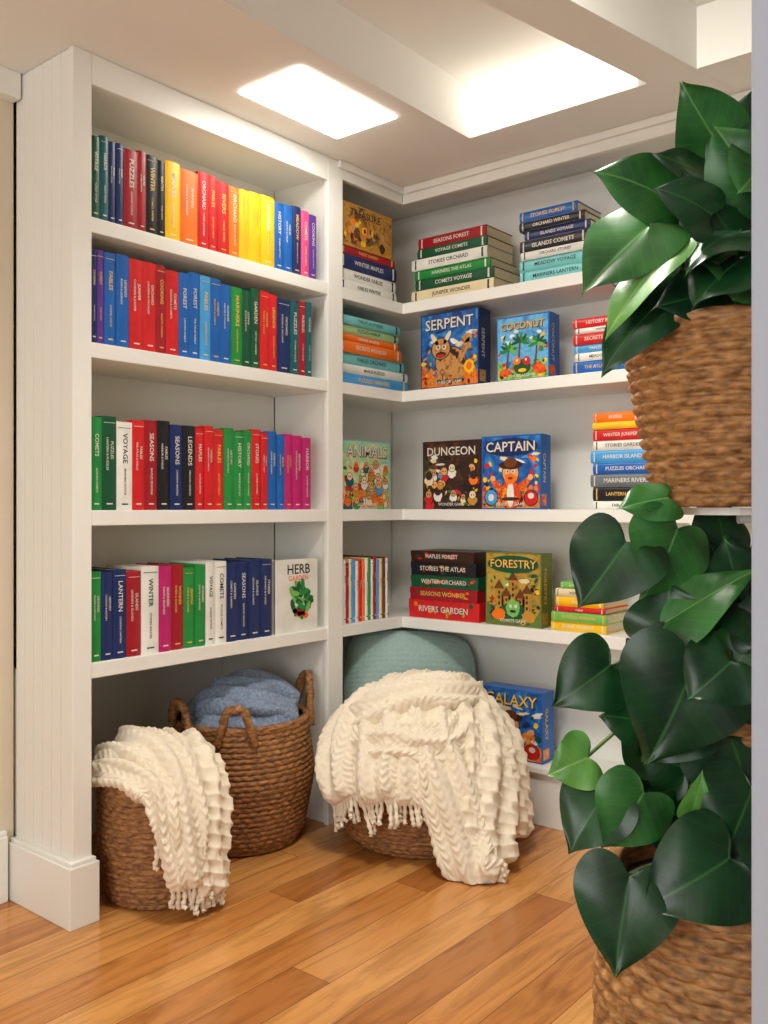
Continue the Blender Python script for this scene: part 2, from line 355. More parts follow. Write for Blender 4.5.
def game_box(M,w,dep,h,colr,title,bg,ground,fig,kind,tcol=TXTY,banner=None,name='board_game_box'):
    mb=MB(); m=cm(colr)
    mb.box(0,w,0,dep*.62,0,h,m); mb.box(.0015,w-.0015,dep*.62,dep,.0015,h-.0015,m)
    art(mb,None,w,h,title,bg,ground,fig,kind,tcol,banner)
    V,F,tw=text_mesh(title); s=min(dep*.35,h*.6/tw)
    mb.add([(w+.0006,dep*.33-y*s*-1,h*.55-x*s) for x,y in V],F,tcol)
    mb.add([(w+.0005,dep*.06,h*.05),(w+.0005,dep*.56,h*.05),(w+.0005,dep*.56,h*.2),(w+.0005,dep*.06,h*.2)],[(0,1,2,3)],paint('art_'+'_'.join(fig)+'s',fig,40))
    mb.v=[tuple(M@Vector(p)) for p in mb.v]
    return mb.finish(name,bevel=.0012)
e_=.0008
game_box(FR(3.0,2.259,S[1]+e_),.285,.085,.305,'navy','SERPENT',('navy','blue','lblue'),('brown','orange','gold'),('brown','tan','gold'),'beast',TXT)
game_box(FR(3.0,1.892,S[1]+e_),.228,.08,.245,'blue','COCONUT',('blue','sky','lblue'),('green','lgreen','yellow'),('red','orange'),'palm',TXTY)
game_box(FR(3.0,2.249,S[2]+e_),.285,.075,.275,'dbrown','DUNGEON',('black','dbrown','brown'),('black','dbrown'),('dbrown','gold','cream'),'crowd',TXT)
game_box(FR(2.99,1.955,S[2]+e_),.262,.075,.282,'blue','CAPTAIN',('navy','blue','lblue'),('orange','gold','red'),('orange','red','yellow'),'hero',TXT,'navy')
game_box(FR(3.0,1.942,S[3]+e_),.245,.085,.28,'olive','FORESTRY',('olive','gold','lgreen'),('dgreen','olive','green'),('brown','gold','olive'),'castle',TXTY,'dgreen')
game_box(FL(2.635,2.37,S[2]+e_),.30,.06,.272,'aqua','ANIMALS',('aqua','ltgreen','cream'),('lgreen','orange','cream'),('orange','white'),'crowd',TXT)
game_box(FR(3.05,2.00,.223),.28,.09,.27,'blue','GALAXY',('navy','blue','lblue'),('yellow','orange','red'),('yellow','orange','white'),'hero',TXTY)
mb=MB(); w,h=.222,.262
mb.box(0,w,0,.003,0,h,cm('white')); mb.box(0,w,.022,.025,0,h,cm('white')); mb.box(.004,w-.004,.003,.022,.004,h-.004,PAGE); mb.box(0,.003,0,.025,0,h,cm('white'))
text(mb,None,'HERB',w*.55,h*.86,.05,-.0006,TXTD,False,w*.6); text(mb,None,'GARDEN',w*.55,h*.74,.03,-.0006,cm('orange'),False,w*.45)
for i in range(34):
    r=random.uniform(0,1)**.6; t=random.uniform(0,6.28); a=(.58+.25*r*math.cos(t))*w; c=(.45+.22*r*math.sin(t))*h
    ell(mb,None,a,c,.022,.010,cm(random.choice(['green','dgreen','lgreen'])),-.0006-.00006*i,random.uniform(0,3))
for i in range(8): ell(mb,None,random.uniform(.42,.75)*w,random.uniform(.2,.3)*h,.012,.01,cm(random.choice(['orange','red'])),-.004)
M=FL(2.258,2.352,S[3]+e_); mb.v=[tuple(M@Vector(p)) for p in mb.v]; mb.finish('cookbook')

def stack(M,items,name='stack_of_books'):
    mb=MB(); c=0
    for (colr,t,l,o) in items:
        book(mb,None,o,random.uniform(0,.012),c,t-.0006,.2,l,colr,lie=True); c+=t
    mb.v=[tuple(M@Vector(p)) for p in mb.v]; return mb.finish(name)
stack(FR(2.995,2.306,S[0]+e_),[('cream',.045,.40,0),('dgreen',.045,.38,.02),('green',.04,.37,.01),('white',.045,.37,.0),('dgreen',.04,.34,.03),('crim',.045,.33,.03)])
stack(FR(2.995,1.793,S[0]+e_),[('aqua',.045,.30,0),('aqua',.04,.30,.0),('white',.03,.29,.01),('black',.045,.28,.0),('navy',.035,.27,.02),('black',.035,.27,.0),('blue',.04,.24,.0)])
stack(FR(2.995,1.567,S[1]+e_),[('blue',.045,.24,0),('white',.03,.24,.01),('lblue',.03,.23,0),('red',.04,.24,.0),('white',.02,.23,.01),('red',.035,.23,0)])
stack(FR(2.995,1.49,S[2]+e_),[('white',.03,.26,0),('black',.05,.27,0),('gray',.045,.27,-.01),('blue',.04,.26,0),('lblue',.045,.25,-.01),('white',.035,.23,.0),('red',.04,.21,0),('yellow',.025,.19,.0),('orange',.035,.17,.0)])
stack(FR(2.995,1.640,S[3]+e_),[('yellow',.035,.22,-.02),('lgreen',.035,.22,-.015),('red',.02,.20,0),('yellow',.035,.19,0),('cream',.03,.17,.0),('lgreen',.025,.12,.02)])
stack(FL(2.61,2.36,S[1]+e_),[('lblue',.045,.44,0),('white',.035,.44,0),('aqua',.045,.42,.0),('orange',.045,.39,.0),('orange',.03,.38,0),('ltgreen',.035,.38,.0),('aqua',.035,.38,0)])
def box_stack(M,items,name='stack_of_board_games'):
    mb=MB(); c=0
    for (colr,t,l,o,dep) in items:
        mb.box(o,o+l,0,dep,c,c+t*.55,cm(colr)); mb.box(o-.0015,o+l+.0015,-.0015,dep+.001,c+t*.5,c+t-.001,cm(colr))
        text(mb,None,random.choice(WORDS)+' '+random.choice(WORDS),o+l*.5,c+t*.5,min(.04,t*.5),-.0035,random.choice([TXT,TXTY]) if colr!='white' else TXTD,False,l*.7)
        for q in range(14): ell(mb,None,o+l*random.uniform(.05,.95),c+t*random.uniform(.2,.8),random.uniform(.006,.014),t*random.uniform(.06,.14),cm(random.choice(['gold','orange','red','dgreen','brown',colr])),-.0021-.00005*q,0,20,.2)
        c+=t
    mb.v=[tuple(M@Vector(p)) for p in mb.v]; return mb.finish(name,bevel=.001)
box_stack(FR(2.995,2.315,S[3]+e_),[('red',.075,.345,0,.2),('crim',.05,.33,.005,.2),('dgreen',.05,.33,.01,.2),('black',.055,.32,.01,.2),('dbrown',.045,.31,.01,.2)])
mb=MB(); M=FL(2.615,2.36,S[0]+e_)
book(mb,None,0,0,0,.04,.2,.35,'white',lie=True); book(mb,None,0,0.004,.041,.045,.2,.35,'white',lie=True)
book(mb,None,0,0,.087,.055,.2,.35,'navy',lie=True); book(mb,None,0,0,.143,.03,.2,.34,'crim',lie=True)
mb.box(0,.32,.0,.2,.175,.345,cm('gold'))
P=paint('art_goldbox',('brown','gold','dbrown'),16); mb.box(.005,.315,-.0008,0,.18,.34,P)
text(mb,None,'TREASURE',.15,.31,.04,-.0022,TXTD,False,.2)
for q in range(40): ell(mb,None,.15+random.uniform(-.13,.13),.245+random.uniform(-.05,.04),random.uniform(.006,.02),random.uniform(.006,.02),cm(random.choice(['gold','brown','dbrown','yellow','tan','orange'])),-.001-.00003*q,0,16,.2)
mb.v=[tuple(M@Vector(p)) for p in mb.v]; mb.finish('stack_of_board_games')
mb=MB(); x=2.615
for i,c in enumerate(['red','white','crim','cream','lblue','white','red','orange','white','green','white','crim','lblue','cream','brown','white']):
    w=random.uniform(.016,.023); book(mb,FL(x,2.36,S[3]+e_),0,0,0,w-.001,.2,.245+random.uniform(-.01,.01),c); x+=w
mb.finish('row_of_books')

# ---------------------------------------------------------------- baskets
def wicker(name,c1,c2,rough=.6):
    m=bpy.data.materials.new(name); m.use_nodes=True; nt=m.node_tree; bb=nt.nodes['Principled BSDF']
    tc=nt.nodes.new('ShaderNodeTexCoord'); nz=nt.nodes.new('ShaderNodeTexNoise'); nz.inputs['Scale'].default_value=45; nz.inputs['Detail'].default_value=6
    mp=nt.nodes.new('ShaderNodeMapping'); mp.inputs['Scale'].default_value=(1,1,3); nt.links.new(tc.outputs['Object'],mp.inputs['Vector'])
    nt.links.new(mp.outputs['Vector'],nz.inputs['Vector']); r=nt.nodes.new('ShaderNodeValToRGB')
    r.color_ramp.elements[0].position=.32; r.color_ramp.elements[0].color=(*lin(c1),1); r.color_ramp.elements[1].position=.68; r.color_ramp.elements[1].color=(*lin(c2),1)
    nt.links.new(nz.outputs['Fac'],r.inputs['Fac']); nt.links.new(r.outputs['Color'],bb.inputs['Base Color']); bb.inputs['Roughness'].default_value=rough
    return m
WK1=wicker('seagrass',(100,64,34),(186,132,78)); WK2=wicker('water_hyacinth',(112,72,36),(188,138,82)); SOIL=mat('potting_soil',(40,28,20),.9,.4,60)
def tube(mb,pts,r,m,ns=8,twist=0):
    pts=[Vector(p) for p in pts]; V=[];F=[]; n=len(pts); up=Vector((0.31,.17,.93)).normalized()
    for i,p in enumerate(pts):
        t=(pts[min(n-1,i+1)]-pts[max(0,i-1)]).normalized(); a=t.cross(up)
        if a.length<.05: a=t.cross(Vector((1,0,0)))
        a.normalize(); bq=t.cross(a)
        rr=r(i/(n-1)) if callable(r) else r
        for k in range(ns):
            th=2*math.pi*k/ns; q=rr*(1+(.22*math.cos(3*th+i*twist) if twist else 0))
            V.append(tuple(p+a*math.cos(th)*q+bq*math.sin(th)*q))
    for i in range(n-1):
        for k in range(ns): F.append((i*ns+k,i*ns+(k+1)%ns,(i+1)*ns+(k+1)%ns,(i+1)*ns+k))
    F.append(tuple(range(ns))[::-1]); F.append(tuple((n-1)*ns+k for k in range(ns)))
    mb.add(V,F,m)
def smoothpath(ctrl,n=30):
    c=[Vector(p) for p in ctrl]; c=[c[0]*2-c[1]]+c+[c[-1]*2-c[-2]]; out=[]
    segs=len(c)-3
    for i in range(n+1):
        u=i/n*segs; k=min(int(u),segs-1); t=u-k; p0,p1,p2,p3=c[k:k+4]
        out.append(.5*((2*p1)+(p2-p0)*t+(2*p0-5*p1+4*p2-p3)*t*t+(3*p1-p0-3*p2+p3)*t**3))
    return out
def basket(name,cx,cy,z0,H,prof,m,rows=20,strands=44,amp=.006,soil=None,handles=[]):
    mb=MB(); sub=6; nz=rows*sub; nt=strands*8
    zz=np.linspace(0,1,nz+1); R=np.interp(zz,[p[0] for p in prof],[p[1] for p in prof])
    R=np.convolve(np.pad(R,6,'edge'),np.ones(13)/13,'valid')
    th=np.arange(nt)*2*np.pi/nt
    row=np.minimum((zz*rows).astype(int),rows-1); fr=zz*rows-row
    hr=np.abs(np.sin(np.pi*np.clip(fr,0,1)))**.6
    W=np.abs(np.cos(.5*(strands*th[None,:]+np.pi*(row[:,None]%2)+(fr[:,None]-.5)*2.6*np.where(row[:,None]%2,1,-1))))**.7
    rr=R[:,None]+amp*(hr[:,None]*(.3+.7*W)-.4)
    X=cx+rr*np.cos(th)[None,:];Y=cy+rr*np.sin(th)[None,:];Z=np.repeat((z0+zz*H)[:,None],nt,1)
    V=np.stack([X,Y,Z],-1).reshape(-1,3).tolist()
    I=np.arange(nz)[:,None]*nt+np.arange(nt)[None,:]; J=np.arange(nz)[:,None]*nt+(np.arange(nt)[None,:]+1)%nt
    F=np.stack([I,J,J+nt,I+nt],-1).reshape(-1,4).tolist()
    mb.add(V,F,m)
    n=48; V=[];F=[]
    tz=[1,.9,.5,.06]; 
    for t in tz:
        r=float(np.interp(t,zz,R))-.014
        for k in range(n): a=2*math.pi*k/n; V.append((cx+r*math.cos(a),cy+r*math.sin(a),z0+t*H))
    for i in range(len(tz)-1):
        for k in range(n): F.append((i*n+k,(i+1)*n+k,(i+1)*n+(k+1)%n,i*n+(k+1)%n))
    F.append(tuple((len(tz)-1)*n+k for k in range(n)))
    mb.add(V,F,m)
    V=[(cx+R[0]*math.cos(2*math.pi*k/n),cy+R[0]*math.sin(2*math.pi*k/n),z0) for k in range(n)]; mb.add(V,[tuple(range(n))[::-1]],m)
    r=R[-1]-.006; tube(mb,[(cx+r*math.cos(a),cy+r*math.sin(a),z0+H) for a in np.linspace(0,2*math.pi,140)],.0115,m,10,.55)
    if soil is not None:
        r=float(np.interp(soil,zz,R))-.012; V=[(cx,cy,z0+soil*H+.01)]+[(cx+r*math.cos(2*math.pi*k/n),cy+r*math.sin(2*math.pi*k/n),z0+soil*H) for k in range(n)]
        mb.add(V,[(0,1+k,1+(k+1)%n) for k in range(n)],SOIL)
    for (a,wd,hh) in handles:
        r=R[-1]+.004; pts=[]
        for k in range(5):
            u=k/4; aa=a+(u-.5)*wd; lift=[-.05,hh*.75,hh,hh*.75,-.05][k]; out=[.008,.014,.02,.014,.008][k]
            pts.append((cx+(r+out)*math.cos(aa),cy+(r+out)*math.sin(aa),z0+H+lift))
        tube(mb,smoothpath(pts,60),.0135,m,10,.5)
    return mb.finish(name,smooth=True)
B1=(1.77,2.35);B2=(2.235,2.505);B3=(2.67,2.01)
basket('woven_basket',B1[0],B1[1],.001,.37,[(0,.155),(.1,.175),(.5,.192),(1,.19)],WK1,20,34,amp=.009)
basket('woven_basket.001',B2[0],B2[1],.001,.44,[(0,.20),(.1,.23),(.55,.268),(1,.245)],WK1,24,44,amp=.009,handles=[(math.radians(225),.50,.08),(math.radians(-20),.62,.125),(math.radians(175),.50,.09)])
basket('woven_basket.002',B3[0],B3[1],.001,.25,[(0,.24),(.12,.275),(.5,.30),(1,.29)],WK1,14,46,amp=.009)

# ---------------------------------------------------------------- chunky knit throws
FRONT=Vector((-.7738,-.6334,0)); RIGHT=Vector((.6334,-.7738,0))
KN=mat('cream_wool',(238,226,204),.9,.05,80,.1,bump=.5,bscale=350,sheen=.2)
KB=mat('slate_blue_wool',(132,148,172),.9,.3,110,.1,bump=.5,bscale=350,sheen=.3)
def knit(u,v,cell,pat):
    if pat=='honey':
        r=np.floor(v/(cell*1.1)); a=np.abs(np.sin(np.pi*(u/(cell*1.25)+.5*(r%2)))); b_=np.abs(np.sin(np.pi*v/(cell*1.1)))
        return 1-(a*b_)**.7
    fu=(u/cell)%1; col=np.floor(u/cell)
    return np.abs(np.sin(np.pi*fu))**.5*(.72+.28*np.cos(2*np.pi*(v/(cell*.85)+np.abs(fu-.5)*1.7+.5*(col%2))))
def band(mb,fr,ctrl,W,T,m,center,cell=.030,amp=.010,pat='braid',folds=2.,fdep=.4,floor=.004,seed=0,n=220,K=120,fringe=0):
    """fr=(origin,right,front); control points (right,front,up); W width profile list, T thickness"""
    O,R_,F_=fr; Z=Vector((0,0,1)); rs=np.random.RandomState(seed)
    pts=[O+R_*a+F_*b+Z*c for a,b,c in ctrl]; C=O+R_*center[0]+F_*center[1]+Z*center[2]
    P=smoothpath(pts,n); P=np.array([tuple(p) for p in P]); C=np.array(tuple(C))
    t=np.gradient(P,axis=0); seg=np.sqrt((np.diff(P,axis=0)**2).sum(1)); s=np.concatenate([[0],np.cumsum(seg)]); t/=np.linalg.norm(t,axis=1)[:,None]
    nn=P-C; nn-= (nn*t).sum(1)[:,None]*t; nn/=np.linalg.norm(nn,axis=1)[:,None]
    for _ in range(12): nn[1:-1]=(nn[:-2]+nn[1:-1]*2+nn[2:])/4
    nn/=np.linalg.norm(nn,axis=1)[:,None]; sd=np.cross(t,nn)
    u=s/s[-1]; Wp=np.interp(u,np.linspace(0,1,len(W)),W)*(1+.07*np.sin(u*13+seed)+.04*np.sin(u*23+2*seed)); 
    Wp=np.convolve(np.pad(Wp,10,'edge'),np.ones(21)/21,'valid')
    endt=np.clip(np.minimum(u,1-u)/.05,0,1)**.5; 
    phi=np.arange(K)*2*np.pi/K; cx=np.sign(np.cos(phi))*np.abs(np.cos(phi))**.85; sy=np.sign(np.sin(phi))*np.abs(np.sin(phi))**.8
    X=Wp[:,None]*.5*cx[None,:]*(.8+.2*endt[:,None])+.008*np.sin(u*11+seed)[:,None]; ph=rs.uniform(0,6)
    rip=fdep*np.cos(folds*np.pi*cx[None,:]+ph+1.6*np.sin(u[:,None]*6+ph))+.12*np.sin(u[:,None]*13+cx[None,:]*3+ph)
    Yh=T*.5*sy[None,:]*(1+rip*(sy[None,:]>0))*(.25+.75*endt[:,None])
    slant=.12*np.sin(u[:,None]*7+ph)
    h=knit(X+1.+slant*.05,np.repeat(s[:,None],K,1)+1.+X*.25,cell,pat)*amp
    nx=cx/ (Wp.mean()*.5); ny=sy/(T*.5); l=np.sqrt(nx**2+ny**2)+1e-9; nx,ny=nx/l,ny/l
    Q=P[:,None,:]+sd[:,None,:]*(X+nx[None,:]*h)[...,None]+nn[:,None,:]*(Yh+ny[None,:]*h)[...,None]
    Q[...,2]=np.maximum(Q[...,2],floor)
    V=Q.reshape(-1,3).tolist(); I=np.arange(n)[:,None]*K+np.arange(K)[None,:]; J=np.arange(n)[:,None]*K+(np.arange(K)[None,:]+1)%K
    F=np.stack([I,J,J+K,I+K],-1).reshape(-1,4).tolist(); F.append(tuple(range(K))[::-1]); F.append(tuple(n*K+k for k in range(K)))
    mb.add(V,F,m)
    if fringe:
        e=P[-1]; d=t[-1]; k=int(Wp[-1]/.018)
        for i in range(k+1):
            a=Vector(tuple(e+sd[-1]*(i/k-.5)*Wp[-1]*.85)); L=fringe*random.uniform(.75,1.2); dv=Vector(tuple(d))*.5+Vector((random.uniform(-.25,.25),random.uniform(-.25,.25),-.7))
            q=[a-Vector(tuple(d))*.01,a+dv*L*.4,a+dv*L*.75+Vector((random.uniform(-.01,.01),random.uniform(-.01,.01),-.004)),a+dv*L]
            for z in q: z.z=max(z.z,.009)
            tube(mb,smoothpath(q,16),lambda x:.0072*(1+.25*math.sin(x*26)),m,7)
def mound(mb,O,rx,ry,z0,rz,m,cell=.032,amp=.009,lump=.12,seed=0,nu=200,nv=90,pat='braid'):
    rs=np.random.RandomState(seed); a=np.arange(nu)*2*np.pi/nu; p=np.linspace(0,np.pi*.62,nv)
    A,Pp=np.meshgrid(a,p,indexing='xy'); D=np.stack([np.sin(Pp)*np.cos(A),np.sin(Pp)*np.sin(A),np.cos(Pp)],-1)
    g=np.zeros(A.shape)
    for k in range(7):
        w=rs.normal(size=3); w*=rs.uniform(3,6)/np.linalg.norm(w); q=(D@w)+rs.uniform(0,6); g+=(1-np.abs(np.sin(q)))*.8-.35
    r=1+lump*g/2.2
    Rm=(rx+rz)/2; h=knit(D[...,0]*Rm+2,D[...,1]*Rm+D[...,2]*Rm+1,cell,pat)*amp/Rm
    Q=np.stack([O.x+D[...,0]*rx*(r+h),O.y+D[...,1]*ry*(r+h),np.maximum(.006,z0+D[...,2]*rz*(r+h))],-1)
    V=Q.reshape(-1,3).tolist(); I=np.arange(nv-1)[:,None]*nu+np.arange(nu)[None,:]; J=np.arange(nv-1)[:,None]*nu+(np.arange(nu)[None,:]+1)%nu
    mb.add(V,np.stack([I,I+nu,J+nu,J],-1).reshape(-1,4).tolist(),m)
O3=Vector((B3[0],B3[1],0)); fr=(O3,RIGHT,FRONT); mb=MB(); c0=(0,0,.22)
mound(mb,O3,.268,.268,.25,.25,KN,seed=2)
mound(mb,O3+RIGHT*.15+FRONT*.17,.15,.15,.22,.22,KN,seed=4,lump=.05)
band(mb,fr,[(-.05,-.12,.46),(-.18,.02,.49),(-.27,.12,.40),(-.30,.19,.29),(-.27,.24,.20)],[.16,.20,.20,.18,.14],.085,KN,c0,seed=1,fringe=.07)
band(mb,fr,[(.05,-.15,.47),(-.05,.02,.545),(-.13,.18,.46),(-.17,.29,.32),(-.15,.335,.225)],[.16,.2,.2,.18,.13],.08,KN,c0,seed=2,fringe=.07)
band(mb,fr,[(.02,.0,.52),(-.03,.18,.47),(-.055,.31,.34),(-.05,.35,.22)],[.14,.18,.17,.12],.06,KN,c0,seed=9,fringe=.05)
band(mb,fr,[(.10,-.12,.48),(.05,.05,.55),(.03,.22,.45),(.06,.33,.29),(.11,.37,.14),(.16,.41,.045),(.23,.43,.02)],[.16,.2,.19,.17,.2,.19,.14],.07,KN,c0,cell=.034,amp=.011,seed=3,fringe=.04)
band(mb,fr,[(.02,-.18,.46),(.14,-.02,.52),(.20,.15,.43),(.215,.27,.27),(.22,.34,.12),(.25,.37,.03)],[.2,.24,.22,.22,.2,.15],.075,KN,c0,pat='honey',cell=.036,amp=.014,seed=4)
band(mb,fr,[(.08,-.2,.44),(.24,-.08,.43),(.31,.06,.34),(.325,.15,.19),(.325,.20,.06)],[.18,.22,.2,.2,.16],.065,KN,c0,pat='honey',cell=.036,amp=.014,seed=5)
band(mb,fr,[(-.26,.02,.42),(-.18,.14,.49),(-.02,.15,.545),(.12,.10,.55),(.2,-.02,.52)],[.1,.15,.16,.15,.1],.07,KN,c0,seed=6)
band(mb,fr,[(-.24,.16,.36),(-.14,.27,.40),(-.02,.28,.41),(.10,.25,.42),(.17,.15,.47)],[.08,.12,.13,.12,.08],.06,KN,c0,seed=7)
mb.finish('knit_throw_blanket',smooth=True)
O1=Vector((B1[0],B1[1],0)); fr=(O1,RIGHT,FRONT); mb=MB(); c0=(0,0,.2)
mound(mb,O1,.165,.165,.36,.09,KN,seed=5,lump=.18)
band(mb,fr,[(-.12,-.10,.39),(-.13,.0,.44),(-.05,.08,.475),(.04,.14,.44),(.10,.19,.33),(.125,.22,.20),(.135,.225,.10)],[.12,.16,.16,.14,.13,.13,.12],.07,KN,c0,seed=11,fringe=.05)
band(mb,fr,[(.0,-.14,.40),(.07,-.02,.45),(.145,.08,.40),(.18,.135,.27),(.185,.16,.15),(.185,.175,.06)],[.12,.15,.13,.12,.12,.11],.06,KN,c0,pat='honey',cell=.032,amp=.012,seed=12,fringe=.03)
band(mb,fr,[(-.19,.02,.385),(-.14,.10,.415),(-.04,.17,.415),(.04,.20,.38),(.07,.235,.30),(.075,.24,.22)],[.09,.12,.13,.11,.09,.07],.055,KN,c0,seed=13,fringe=.05)
mb.finish('knit_throw_blanket.001',smooth=True)
O2=Vector((B2[0],B2[1],0)); fr=(O2,RIGHT,FRONT); mb=MB(); c0=(0,0,.2)
mound(mb,O2,.215,.215,.42,.12,KB,cell=.02,amp=.006,lump=.10,seed=8)
band(mb,fr,[(-.17,.05,.44),(-.06,.10,.52),(.08,.10,.52),(.19,.02,.46)],[.12,.16,.16,.12],.06,KB,c0,cell=.02,amp=.006,seed=21)
band(mb,fr,[(-.13,-.10,.46),(-.02,-.04,.55),(.1,-.05,.54),(.19,-.07,.47)],[.12,.18,.16,.12],.06,KB,c0,cell=.02,amp=.006,seed=22)
mb.finish('folded_knit_blanket',smooth=True)

# ---------------------------------------------------------------- pillow
def pillow(name,W,H,Tk,m,loc,rx,rz,ry=0):
    n=100; V=[];F=[]
    for s in (1,-1):
        for i in range(n+1):
            for j in range(n+1):
                u=-1+2*i/n; v=-1+2*j/n
                pin=1-.16*abs(u)**3; pin2=1-.12*abs(v)**3
                t=((1-abs(u)**3)*(1-abs(v)**3))**.5*(1+.05*math.sin(3*u+2)*math.sin(4*v))
                k=.004*abs(math.sin(u*W/2/.022*math.pi)*math.sin(v*H/2/.022*math.pi))
                V.append((u*W/2*pin2,s*(Tk/2*t+k*min(1,t*3)),v*H/2*pin))
    N=(n+1)**2
    for s in (0,1):
        for i in range(n):
            for j in range(n):
                a=s*N+i*(n+1)+j; f=(a,a+1,a+n+2,a+n+1); F.append(f if s==0 else f[::-1])
    mb=MB(); mb.add(V,F,m,Matrix.Translation(loc)@Matrix.Rotation(rz,4,'Z')@Matrix.Rotation(rx,4,'X')@Matrix.Rotation(ry,4,'Y'))
    return mb.finish(name,smooth=True)
PT=mat('sage_teal_fabric',(156,182,176),.9,.08,120,.1,bump=.6,bscale=300,sheen=.3)
pillow('throw_pillow',.56,.44,.22,PT,(2.985,2.300,.47),math.radians(-20),math.radians(-50.7+12),math.radians(4))

# ---------------------------------------------------------------- plants
def leaf_mat(name,c1,c2,cr,rough=.36):
    m=bpy.data.materials.new(name); m.use_nodes=True; nt=m.node_tree; bb=nt.nodes['Principled BSDF']; L=nt.links.new; N=nt.nodes.new
    uv=N('ShaderNodeUVMap'); uv.uv_map='UVMap'; sx=N('ShaderNodeSeparateXYZ'); L(uv.outputs['UV'],sx.inputs[0])
    s1=N('ShaderNodeMath'); s1.operation='SUBTRACT'; L(sx.outputs['Y'],s1.inputs[0]); s1.inputs[1].default_value=.5
    ab=N('ShaderNodeMath'); ab.operation='ABSOLUTE'; L(s1.outputs[0],ab.inputs[0])
    mr=N('ShaderNodeMapRange'); L(ab.outputs[0],mr.inputs['Value']); mr.inputs['From Min'].default_value=.003; mr.inputs['From Max'].default_value=.018; mr.inputs['To Min'].default_value=.7; mr.inputs['To Max'].default_value=0
    pw=N('ShaderNodeMath'); pw.operation='POWER'; L(ab.outputs[0],pw.inputs[0]); pw.inputs[1].default_value=.9
    m1=N('ShaderNodeMath'); m1.operation='MULTIPLY'; L(pw.outputs[0],m1.inputs[0]); m1.inputs[1].default_value=.8
    m2=N('ShaderNodeMath'); m2.operation='SUBTRACT'; L(sx.outputs['X'],m2.inputs[0]); L(m1.outputs[0],m2.inputs[1])
    m3=N('ShaderNodeMath'); m3.operation='MULTIPLY'; L(m2.outputs[0],m3.inputs[0]); m3.inputs[1].default_value=40
    m4=N('ShaderNodeMath'); m4.operation='SINE'; L(m3.outputs[0],m4.inputs[0])
    m5=N('ShaderNodeMapRange'); L(m4.outputs[0],m5.inputs['Value']); m5.inputs['From Min'].default_value=.85; m5.inputs['From Max'].default_value=1; m5.inputs['To Max'].default_value=.10
    mxm=N('ShaderNodeMath'); mxm.operation='MAXIMUM'; L(mr.outputs[0],mxm.inputs[0]); L(m5.outputs[0],mxm.inputs[1])
    tc=N('ShaderNodeTexCoord'); nz=N('ShaderNodeTexNoise'); nz.inputs['Scale'].default_value=14; nz.inputs['Detail'].default_value=5; L(tc.outputs['Object'],nz.inputs['Vector'])
    r=N('ShaderNodeValToRGB'); r.color_ramp.elements[0].position=.35; r.color_ramp.elements[0].color=(*lin(c1),1); r.color_ramp.elements[1].position=.65; r.color_ramp.elements[1].color=(*lin(c2),1)
    L(nz.outputs['Fac'],r.inputs['Fac'])
    mx=N('ShaderNodeMix'); mx.data_type='RGBA'; L(mxm.outputs[0],mx.inputs[0]); L(r.outputs['Color'],mx.inputs[6]); mx.inputs[7].default_value=(*lin(cr),1)
    L(mx.outputs[2],bb.inputs['Base Color']); bb.inputs['Roughness'].default_value=rough
    bp=N('ShaderNodeBump'); bp.inputs['Strength'].default_value=.3; bp.inputs['Distance'].default_value=.006; L(nz.outputs['Fac'],bp.inputs['Height']); L(bp.outputs['Normal'],bb.inputs['Normal'])
    return m
LD=leaf_mat('leaf_dark',(10,42,22),(20,68,32),(58,108,54)); LM=leaf_mat('leaf_mid',(26,80,34),(50,114,46),(104,158,80)); LL=leaf_mat('leaf_light',(70,130,52),(98,158,68),(150,192,104))
STEM=mat('green_stem',(86,120,52),.5,.15,30)
